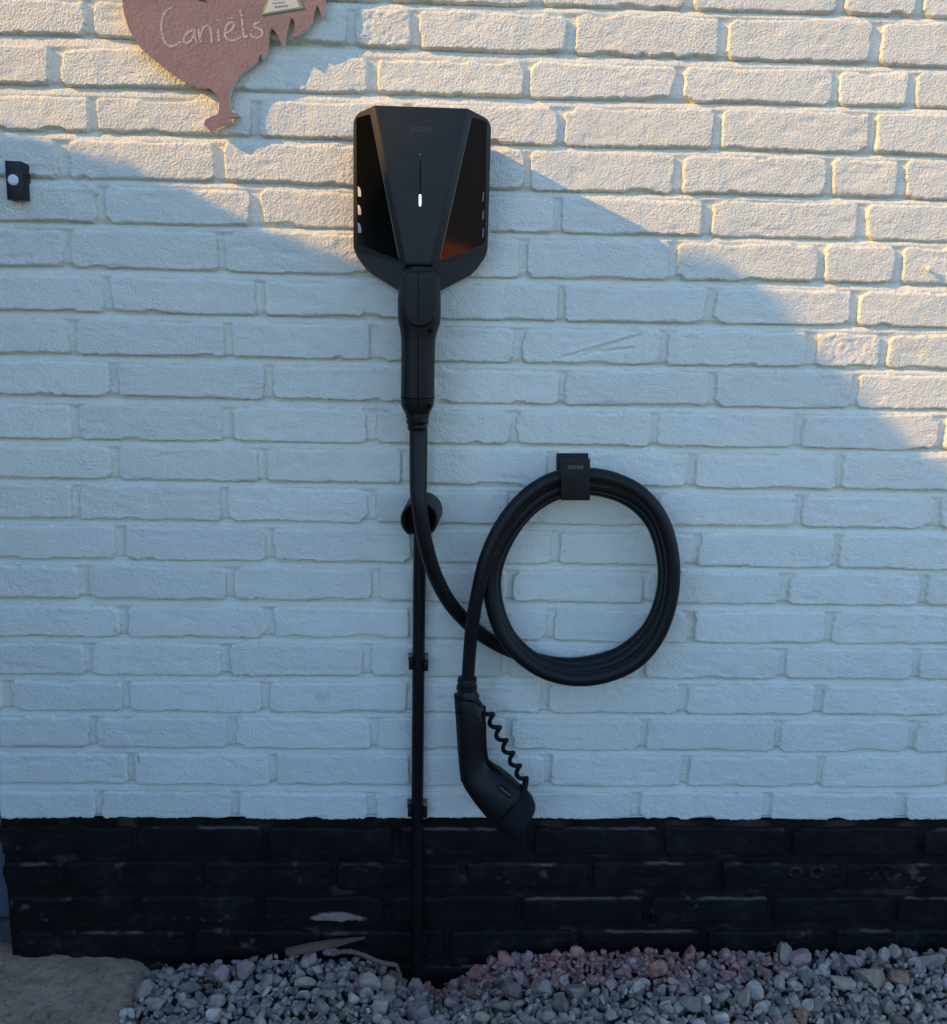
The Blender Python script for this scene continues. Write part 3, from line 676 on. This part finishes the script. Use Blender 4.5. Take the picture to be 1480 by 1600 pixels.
# curly tether
A = Z5(838, 452, .060); B = Z5(1172, 1085, .066); tt = []
axd = (B-A); side = axd.cross(Vector((0, 1, 0))).normalized(); out = side.cross(axd).normalized()
for k in range(6*22+1):
    u_ = k/(6*22); an = u_*6*2*math.pi+2.2
    r_ = mm(770, 1150, .06)*9.5*(1 if .03 < u_ < .97 else .7)
    tt.append(A+axd*u_+side*math.cos(an)*r_*.62+out*math.sin(an)*r_*.75)
tt = [Z5(800, 470, .058), Z5(815, 450, .058)]+tt+[Z5(1180, 1060, .070), Z5(1165, 1135, .074), Z5(1150, 1180, .078)]
from_bm('curly_tether', tube_bm(tt, .0035, 10), GRIP, hang)

# ------------------------------------------------------------------ hook holding the coil
hk = thing('cable_hook', 'small black metal hook with grey lettering holding the coiled cable', 'hook', P(896, 740, 0))
from_bm('back_plate', box_px(870, 708.5, 919.5, 768, -.002, .004, .001), PLUGM, hk)
from_bm('arm', box_px(877, 776, 921, 781.5, -.001, .078, .0008), PLUGM, hk)
fpl = from_bm('front_plate', box_px(876.5, 716.5, 922.5, 782, .0755, .0795, .0016, 3), PLUGM, hk)
lettering('easee', mm(899, 730, .08)*24, P(899.5, 730, .0799), Vector((1, 0, 0)), Vector((0, 0, 1)), GREYTXT, fpl, squash=1.1)

# ------------------------------------------------------------------ door bell
bell = thing('door_bell', 'small black door bell with round white button, left edge of the wall', 'door bell', P(24, 283, 0))
f = [P(7, 250.5, .020), P(33.5, 251.5, .020), P(37, 312.5, .020), P(11, 312, .020)]
b_ = [Vector((p.x, .003, p.z)) for p in f]; b_ = [b_[0]+Vector((0, 0, -.003)), b_[1]+Vector((.0025, 0, -.003)), b_[2]+Vector((.0025, 0, -.0)), b_[3]]
cs = from_bm('casing', prism_bm(f, b_, .0012, 2), BELL, bell)
c = P(20.7, 281, .020); from_bm('button', tube_bm([c+Vector((0, .002, 0)), c-Vector((0, .0008, 0)), c-Vector((0, .0014, 0))], [.0074, .0074, .0066], 28), BTN, bell)
from_bm('button_cap', tube_bm([c+Vector((0, -.0005, 0)), c-Vector((0, .0018, 0))], [.0052, .0050], 24), BTN, bell)

# ------------------------------------------------------------------ hen-shaped sign
sg = thing('hen_sign', 'mauve hen-shaped house sign with chalk writing, hung at the top left', 'sign', P(350, 100, .01))
DS = .0178
o_ = [(206, -120), (196, -60), (191, -20), (191, 0), (194, 22), (201, 44), (211, 62), (223, 78), (243, 95), (262, 110), (281, 123), (301, 131), (325, 136), (333, 143), (342, 152), (342.5, 165), (340, 178), (331, 181), (322, 187), (318, 194), (323, 199), (329, 205),
      (338, 198), (347, 194), (361, 190), (358.5, 184), (362, 183), (374, 182), (370, 178), (362, 174), (359, 166), (358, 152), (361, 140), (366, 128), (374, 117), (388, 105), (400, 96), (407, 85), (409.5, 92), (415, 84), (418, 72), (420, 55), (423, 44), (427, 45), (434, 55), (438, 64), (441.5, 71),
      (446, 60), (449, 46), (453, 31), (456, 27), (460, 34), (460, 46), (456, 58), (468, 53), (479, 45), (487, 33), (492, 16), (495, 8), (498, 12), (503.5, 28), (506, 20), (507.5, 0), (506, -30), (520, -60), (512, -100), (500, -150), (470, -110), (430, -95), (380, -110), (340, -150), (330, -200), (300, -230), (262, -225), (240, -190), (215, -165), (232, -150)]
def smooth_closed(pts, keep):
    out = []; n = len(pts)
    for i in range(n):
        a, b, c_, d = (Vector(pts[(i+k-1) % n]) for k in range(4))
        for k in range(3):
            t = k/3; q = .5*((2*b)+(c_-a)*t+(2*a-5*b+4*c_-d)*t*t+(3*b-a-3*c_+d)*t**3)
            lnr = b.lerp(c_, t); out.append(lnr.lerp(q, .55))
    return out
sp_ = smooth_closed(o_, None)
frt = [P(p.x, p.y, DS) for p in sp_]; bck = [Vector((p.x, -DS+.0135, p.z)) for p in frt]
bm = prism_bm(frt, bck)
bmesh.ops.triangulate(bm, faces=[f for f in bm.faces if len(f.verts) > 4])
me = bpy.data.meshes.new('board'); bmesh.ops.recalc_face_normals(bm, faces=bm.faces[:])
for f in bm.faces: f.smooth = False; f.material_index = 0 if abs(f.normal.y) > .7 else 1
bm.to_mesh(me); bm.free(); me.materials.append(SIGN); me.materials.append(SIGNEDGE); board = link('board', me, None, sg)
for p in ((350, 60), (300, -60)):
    c = P(*p, DS); from_bm('spacer', tube_bm([Vector((c.x, .012, c.z)), Vector((c.x, -DS+.0134, c.z))], .008, 12), SIGNEDGE, sg)
ST = [[(505, 65), (450, 95), (420, 160), (410, 240), (425, 330), (455, 390), (500, 412), (545, 395), (580, 370)],
      [(695, 262), (645, 288), (612, 335), (620, 378), (660, 372), (695, 320), (710, 262)], [(706, 285), (712, 340), (726, 385)],
      [(740, 258), (745, 310), (760, 375)], [(757, 330), (780, 250), (820, 225), (850, 260), (855, 320), (860, 380)],
      [(915, 258), (918, 310), (925, 368)], [(911, 170), (917, 188)],
      [(985, 292), (1030, 270), (1055, 222), (1030, 195), (990, 230), (975, 290), (990, 343), (1040, 360), (1085, 345), (1118, 328)], [(1000, 155), (1004, 172)], [(1036, 153), (1040, 168)],
      [(1112, 85), (1125, 150), (1133, 230), (1140, 300), (1152, 326), (1182, 320)],
      [(1292, 194), (1250, 205), (1235, 235), (1265, 250), (1300, 266), (1306, 310), (1262, 336), (1217, 322), (1200, 300)]]
bm = bmesh.new()
for st in ST:
    pp = spline([(180+x/5.692, y/5.692, 0) for x, y in st], 6); L_, R_ = [], []
    for i, p in enumerate(pp):
        t = (pp[min(i+1, len(pp)-1)]-pp[max(i-1, 0)]).normalized(); n = Vector((-t.y, t.x, 0)); w_ = 1.6*(1+.35*math.sin(i*1.7+p.x))
        a, b = p+n*w_, p-n*w_; L_.append(bm.verts.new(P(a.x, a.y, DS+.0006))); R_.append(bm.verts.new(P(b.x, b.y, DS+.0006)))
    for i in range(len(pp)-1): bm.faces.new((L_[i], L_[i+1], R_[i+1], R_[i]))
from_bm('chalk_lettering', bm, CHALK, sg)
tri = [(408, 23.5), (474.5, 12.3), (455, -22), (424, -18)]
stk = from_bm('sticker', prism_bm([P(x, y, DS+.0012) for x, y in tri], [P(x, y, DS+.0001) for x, y in tri]), STICK_G, sg, False)
tri2 = [(412.5, 20.2), (469, 10.7), (454, -18), (426, -14)]
from_bm('sticker_paper', prism_bm([P(x, y, DS+.0016) for x, y in tri2], [P(x, y, DS+.0011) for x, y in tri2]), STICK_W, stk, False)
bm = bmesh.new()
for (x0, x1, y, hh, nn) in ((429, 451, 11, 3.2, 9), (426, 447, 5.2, 2.4, 8), (428, 450, -.5, 2.0, 8)):
    for k in range(nn):
        xa = x0+(x1-x0)*k/nn; yy = y-(xa-x0)*.10; hh2 = hh*(.6+.5*random.random())
        prism_bm([P(a, b, DS+.0018) for a, b in ((xa, yy-hh2/2), (xa+1.3, yy-hh2/2-.1), (xa+1.0, yy+hh2/2), (xa-.1, yy+hh2/2))], [P(a, b, DS+.0016) for a, b in ((xa, yy-hh2/2), (xa+1.3, yy-hh2/2-.1), (xa+1.0, yy+hh2/2), (xa-.1, yy+hh2/2))], bm=bm)
from_bm('sticker_print', bm, INK, stk, False)
bm = bmesh.new()
for a, b in (((308, -3), (322, 0.2)), ((313, -8), (319, 0.4))):
    prism_bm([P(a[0], a[1], DS+.001), P(b[0], b[1], DS+.001), P(b[0], b[1]+2, DS+.001), P(a[0], a[1]+2, DS+.001)], [P(a[0], a[1], DS), P(b[0], b[1], DS), P(b[0], b[1]+2, DS), P(a[0], a[1]+2, DS)], bm=bm)
from_bm('blue_mark', bm, BLUEINK, sg, False)

# small screw left in the wall, top right
scw = thing('wall_screw', 'tiny screw sticking out of a sunlit white brick near the right edge', 'screw', P(1448, 421, 0))
c = P(1449, 421, 0); from_bm('shank', tube_bm([c+Vector((0, .01, 0)), c+Vector((0, -.006, .0006))], .0019, 10), WHITE, scw)
from_bm('head', tube_bm([c+Vector((0, -.005, .0005)), c+Vector((0, -.0075, .0006)), c+Vector((0, -.0085, .0006))], [.0036, .0040, .0028], 12), WHITE, scw)

# ================================================================== GRAVEL AND LOOSE THINGS ON THE GROUND
def rock_template(seed, sub=2):
    r = random.Random(seed); bm = bmesh.new(); bmesh.ops.create_icosphere(bm, subdivisions=sub, radius=1)
    planes = [(Vector((r.gauss(0, 1), r.gauss(0, 1), r.gauss(0, 1))).normalized(), r.uniform(.42, .78)) for _ in range(9)]
    for v_ in bm.verts:
        for _ in range(2):
            for n, d in planes:
                k = v_.co.dot(n)-d
                if k > 0: v_.co -= n*k*.98
        v_.co *= 1+r.uniform(-.02, .02)
    vs = np.array([v_.co[:] for v_ in bm.verts]); fs = np.array([[v_.index for v_ in f.verts] for f in bm.faces]); bm.free()
    vs = vs/np.abs(vs).max(); return vs, fs
TPL = [rock_template(k) for k in range(26)]
def rotm(r):
    qn = r.normal(size=4); qn /= np.linalg.norm(qn); a, b, c, d = qn
    return np.array([[a*a+b*b-c*c-d*d, 2*(b*c-a*d), 2*(b*d+a*c)], [2*(b*c+a*d), a*a-b*b+c*c-d*d, 2*(c*d-a*b)], [2*(b*d-a*c), 2*(c*d+a*b), a*a-b*b-c*c+d*d]])
COLS = dict(grey=(.42, .335, .262), dark=(.25, .205, .165), light=(.54, .445, .355), tan=(.36, .27, .20), pink=(.38, .25, .22), red=(.42, .19, .15), olive=(.245, .195, .145), orange=(.38, .20, .125), yellow=(.43, .34, .235), brown=(.27, .21, .175))
def on_ground(px, py):
    v_ = ray(px, py); t = .8
    for _ in range(400):
        p = CAM+v_*t
        if p.y > -.012 or p.z < float(ground_z(p.x, p.y))+.002: break
        t += .004
    return p
# (pixel x, y, width, height, colour, label)
STONES = [(654, 1547, 30, 32, 'pink', 'pale pinkish stone standing at the foot of the black pipe'), (652, 1583, 42, 36, 'brown', 'large brown stone at the bottom edge, straight below the black pipe'),
 (607, 1544, 20, 40, 'tan', 'tall narrow tan stone left of the pipe foot'), (503, 1574, 24, 24, 'tan', 'squarish tan stone below the middle of the wood splinter, near bottom edge'),
 (477, 1536, 30, 17, 'yellow', 'flat pale yellowish stone under the left end of the splinter'), (483, 1499, 26, 23, 'pink', 'pinkish wedge-shaped stone touching the underside of the wood splinter'),
 (518, 1484, 25, 11, 'pink', 'flat pale pink stone lying beside the tip of the root'), (551, 1561, 21, 18, 'light', 'light blue-grey stone below the middle of the curved root'),
 (592, 1575, 24, 36, 'yellow', 'two-tone yellowish stone leaning left of the large brown stone'), (580, 1534, 38, 22, 'tan', 'broad tan stone just under the right end of the root'),
 (746, 1517, 40, 24, 'red', 'large flat reddish stone at the left end of the red rubble'), (767, 1496, 22, 17, 'red', 'small red block against the plinth above the large flat red stone'),
 (790, 1494, 24, 32, 'red', 'red stone leaning right against the plinth'), (808, 1496, 18, 30, 'brown', 'brownish upright stone right of the leaning red stone'),
 (824, 1496, 20, 31, 'pink', 'upright pinkish-grey stone, right one of the upright pair'), (899, 1484, 28, 22, 'red', 'red blocky stone standing highest against the plinth below the coil'),
 (867, 1495, 22, 20, 'red', 'red stone just left of the highest red block'), (1027, 1513, 30, 25, 'orange', 'orange-brown stone among grey gravel right of centre'),
 (899, 1553, 30, 30, 'brown', 'triangular grey-brown stone in the middle of the gravel below the highest red block'), (874, 1572, 28, 28, 'olive', 'olive stone lying below left of the triangular grey-brown stone'),
 (805, 1549, 38, 28, 'olive', 'dark olive ridged stone below the leaning red stone'), (784, 1571, 34, 18, 'olive', 'long low olive stone near the bottom edge below the red rubble'),
 (754, 1587, 24, 22, 'yellow', 'pale yellowish rounded stone at the bottom edge below the flat red stone'), (1081, 1570, 34, 24, 'olive', 'large olive-brown stone near the bottom edge, below the orange-brown stone'),
 (1076, 1488, 20, 27, 'red', 'red stone at the right end of the red rubble against the plinth'), (992, 1491, 18, 24, 'red', 'upright red stone between the orange-brown stone and the plinth'),
 (1221, 1482, 26, 28, 'tan', 'tan wedge-shaped stone leaning on the plinth, right half of the gravel'), (1250, 1496, 32, 25, 'pink', 'pink rounded stone right below the leaning tan wedge'),
 (1132, 1493, 30, 21, 'pink', 'squarish pink stone at the plinth left of the leaning tan wedge'), (1179, 1551, 28, 33, 'light', 'light bluish-grey upright block in the right half of the gravel'),
 (1164, 1564, 20, 33, 'yellow', 'speckled pale stone touching the left of the bluish-grey block'), (1318, 1534, 34, 20, 'yellow', 'yellowish flat stone left of the big pale tan stone'),
 (1362, 1527, 44, 29, 'tan', 'big pale tan wedge in the right part of the gravel'), (1336, 1503, 34, 19, 'pink', 'long pink stone above the yellowish flat stone'),
 (1405, 1530, 30, 19, 'orange', 'orange stone right of the big pale tan wedge'), (1456, 1499, 34, 24, 'tan', 'pale tan stone at the far right edge of the gravel'),
 (1394, 1486, 22, 19, 'yellow', 'small yellowish stone close to the plinth near the right edge'), (1255, 1590, 18, 21, 'orange', 'small orange-red stone at the bottom edge, right half'),
 (225, 1547, 28, 27, 'grey', 'rounded blue-grey stone on the border of the sand'), (244, 1571, 27, 21, 'tan', 'tan-grey stone below the rounded stone at the sand border'),
 (343, 1523, 34, 35, 'pink', 'large pinkish-grey stone close to the plinth left of the splinter'), (382, 1518, 30, 28, 'pink', 'square pink stone right of the large pinkish-grey stone'),
 (297, 1544, 36, 19, 'brown', 'flat brown stone left of the dead leaf'), (338, 1565, 27, 23, 'tan', 'rounded tan stone below the dead leaf')]
placed = []
for k, (px, py, wpx, hpx, cn, lab) in enumerate(STONES):
    p = on_ground(px, py); s_ = (p-CAM).length/F_PX; vs, fs = TPL[k % len(TPL)]
    r = random.Random(500+k); v2 = vs.copy()
    ang = r.uniform(0, 6.28); ca, sa = math.cos(ang), math.sin(ang); v2 = v2@np.array([[ca, -sa, 0], [sa, ca, 0], [0, 0, 1]])
    v2 = v2/np.abs(v2).max(0); v2 = v2*np.array([wpx*.5*s_, min(wpx, hpx)*.52*s_, hpx*.53*s_])
    if 'lean' in lab: v2 = v2@np.array(Matrix.Rotation(.45 if 'right' in lab else -.3, 3, 'Y'))
    me = mesh_np('stone', v2, fs, False); ca_ = me.attributes.new('col', 'FLOAT_COLOR', 'POINT')
    c = np.array(COLS[cn])*r.uniform(.85, 1.12); ca_.data.foreach_set('color', np.tile(np.append(c, 1), len(v2)).astype(np.float32))
    o = bpy.data.objects.new('stone', me); COL.objects.link(o); me.materials.append(ROCK)
    yb = min(p.y, -.012-min(wpx, hpx)*.40*s_); o.location = (p.x, yb, p.z)
    tag(o, lab, 'stone', 'loose stones lying on the gravel'); placed.append((p.x, yb, wpx*.42*s_))
GV, GF, GC = [], [], []; base = 0
def add_rock(x, y, z, sz, col, rr, sub=None):
    global base
    vs, fs = TPL[rr.integers(len(TPL))]
    sc = np.array([1, rr.uniform(.6, 1), rr.uniform(.45, .9)])*sz
    v2 = (vs*sc)@rotm(rr).T*np.array([1, 1, 1])+np.array([x, y, z])
    GV.append(v2); GF.append(fs+base); GC.append(np.tile(np.append(col, 1), (len(vs), 1))); base += len(vs)
def scatter(x0, x1, y0, y1, step, smin, smax, dz, rr):
    for y in np.arange(y0, y1, step):
        for x in np.arange(x0, x1, step):
            px, py = x+rr.uniform(-.6, .6)*step, y+rr.uniform(-.6, .6)*step
            if px < float(sand_edge(py))-.006+rr.uniform(-.03, .012): continue
            if py > -.010: continue
            sz = smin+(smax-smin)*rr.random()**2.2
            skip = False
            for (qx, qy, qr) in placed:
                if abs(px-qx) < qr+sz*.5 and abs(py-qy) < qr+sz*.4: skip = True; break
            if skip and dz > -.006: continue
            t = rr.random(); red = np.exp(-((px-.26)/.30)**2)*np.clip(1.25-(-py)/.075, 0, 1); dusty = np.clip(1-(-py)/.09, 0, 1)
            if t < red*.95: cn = 'red' if rr.random() < .55 else 'pink'
            else:
                cn = rr.choice(['grey', 'grey', 'grey', 'dark', 'light', 'tan', 'olive', 'brown', 'pink'], p=[.24, .17, .12, .17, .10, .06, .05, .06, .03])
            c = np.array(COLS[cn])*rr.uniform(.72, 1.22)
            if cn not in ('red',): c = c*(1-.55*dusty)+np.array([.29, .235, .21])*rr.uniform(.75, 1.2)*.55*dusty
            c = c*(1-.5*red)+np.array([.36, .20, .165])*rr.uniform(.7, 1.15)*.5*red
            if py > -.012-sz*.7: py = -.012-sz*.7
            add_rock(px, py, float(ground_z(px, py))+dz+rr.uniform(-.004, .004), sz, c, rr)
rr = np.random.default_rng(11)
scatter(-.66, 1.02, -.36, -.004, .0125, .0075, .0130, -.010, rr)
scatter(-.66, 1.02, -.36, -.004, .0130, .0045, .0165, -.002, rr)
scatter(1.02, 2.0, -.5, -.004, .026, .012, .02, -.006, rr)
scatter(-.9, 1.6, -1.1, -.36, .026, .012, .02, -.006, rr)
for _ in range(420):                                   # crushed red brick along the plinth, right of the pipe
    x = rr.normal(.20, .17); y = -.014-abs(rr.normal(0, .030)); sz = rr.uniform(.003, .0085)
    if -.03 < x < .62: add_rock(x, y-sz*.5, float(ground_z(x, y))+.004+rr.uniform(-.002, .005), sz, np.array(COLS['red' if rr.random() < .7 else 'pink'])*rr.uniform(.7, 1.15), rr)
for _ in range(240):                                    # a few crumbs on the sand
    x = rr.uniform(-.76, -.46); y = rr.uniform(-.27, -.02); add_rock(x, y, float(sandf(np.array(x), np.array(y)))+.001, rr.uniform(.0010, .0036)*(1+(rr.random() < .06)), np.array(COLS['brown'])*rr.uniform(.7, 1.3), rr)
GV = np.concatenate(GV); GF = np.concatenate(GF); GC = np.concatenate(GC)
me = mesh_np('gravel', GV, GF, False); at = me.attributes.new('col', 'FLOAT_COLOR', 'POINT'); at.data.foreach_set('color', GC.astype(np.float32).ravel())
gr = link('gravel', me, ROCK); gr['kind'] = 'stuff'; tag(gr, 'bed of crushed blue-grey gravel along the foot of the wall', 'gravel')

# wood splinter, root, dead leaves, stalks
a, b = P(447, 1488, .022), P(571, 1465, .016); ax_ = (b-a); up = Vector((-ax_.z, 0, ax_.x)).normalized()*-1
up = up if up.z > 0 else -up
rings = []
for t, h_ in ((0, 1), (.04, 1.15), (.3, 1.35), (.6, 1.15), (.85, .62), (.97, .3), (1, .12)):
    c = a+ax_*t; hh = .0048*h_; wv = Vector((0, -.0035*h_, 0)); rings.append([c+up*hh*1.0-wv, c+up*hh*1.05+wv, c-up*hh*.95+wv, c-up*hh*.9-wv])
sp_o = from_bm('wood_splinter', loft_bm(rings), WOOD, None, False); tag(sp_o, 'thin pointed wood splinter leaning against the black plinth', 'splinter')
rp = [(519, 1491, .032), (532, 1487.5, .034), (548, 1487, .036), (566, 1492, .038), (585, 1500, .040), (604, 1506, .040), (618, 1508, .036), (623, 1518, .036), (626, 1532, .04)]
rt = from_bm('root', tube_bm(spline([P(*p) for p in rp], 8), [(.0040+.0003*math.sin(i*.5)+.0003*math.sin(i*1.3))*(1 if i < 50 else .8) for i in range(8*8+1)], 9), ROOTM); tag(rt, 'curved dusty root lying on the gravel left of the pipe', 'root')
def leaf(px, py, w_, h_, rot, lab):
    p = on_ground(px, py)+Vector((0, -.008, .014)); s_ = (p-CAM).length/F_PX; bm = bmesh.new(); nx, ny = 9, 5; g_ = []
    for i in range(nx):
        u_ = i/(nx-1)*2-1; row_ = []
        for j in range(ny):
            v_ = j/(ny-1)*2-1; wd = (1-u_*u_)**.6*(1+.15*math.sin(i*2.1))
            x = u_*w_*.5*s_; y = v_*wd*h_*.5*s_; z = .004*math.sin(u_*2.5+1)+.004*v_*v_
            row_.append(bm.verts.new(p+Vector((x*math.cos(rot)-y*math.sin(rot)*.4, -y*.5, z+x*math.sin(rot)+y*.7))))
        g_.append(row_)
    for i in range(nx-1):
        for j in range(ny-1): bm.faces.new((g_[i][j], g_[i+1][j], g_[i+1][j+1], g_[i][j+1]))
    bmesh.ops.solidify(bm, geom=bm.faces[:], thickness=.0005)
    o = from_bm('dead_leaf', bm, LEAFBROWN); tag(o, lab, 'leaf', 'dead leaves on the gravel'); return o
leaf(328, 1546, 26, 16, -.3, 'brown dead leaf lying on the gravel left of the splinter')
leaf(250, 1518, 24, 10, -.15, 'reddish-brown dead leaf at the corner of the sand and the plinth')
for (a, b, lab) in (((846, 1568), (858, 1588), 'thin dry grass stalk below the ridged olive stone'), ((1330, 1509), (1344, 1528), 'thin dry grass stalk beside the long pink stone'), ((1085, 1545), (1120, 1575), 'thin dry grass stalk crossing gravel above the large olive-brown stone')):
    A_ = on_ground(*a)+Vector((0, -.006, .016)); B_ = on_ground(*b)+Vector((0, -.006, .014)); m_ = (A_+B_)/2+Vector((0, 0, .002))
    o = from_bm('dry_stalk', tube_bm(spline([A_, m_, B_], 5), .0009, 6), WOOD); tag(o, lab, 'stalk', 'dry grass stalks on the gravel')

# terracotta pot added out of view to put a red-brown reflection in the right window
TERRA = simple('terracotta', (.42, .15, .07), .75, .25, 120, .002, .4, .25)
pot = thing('added_pot', 'tall unseen terracotta pot added by the wall for a red reflection in the charging box window', 'plant pot', (2.55, -.47, 0))
def circ(r, z, n=36): return [Vector((2.55+r*math.cos(2*math.pi*k/n), -.47+r*math.sin(2*math.pi*k/n), z)) for k in range(n)]
from_bm('pot_body', loft_bm([circ(.09, -.025), circ(.105, .2), circ(.125, .5), circ(.13, .55), circ(.115, .55), circ(.11, .45)]), TERRA, pot)
from_bm('pot_rim', loft_bm([circ(.133, .53), circ(.145, .535), circ(.15, .60), circ(.142, .61), circ(.118, .61), circ(.115, .53)]), TERRA, pot)
from_bm('pot_soil', loft_bm([circ(.112, .50), circ(.112, .54)]), SOIL, pot)
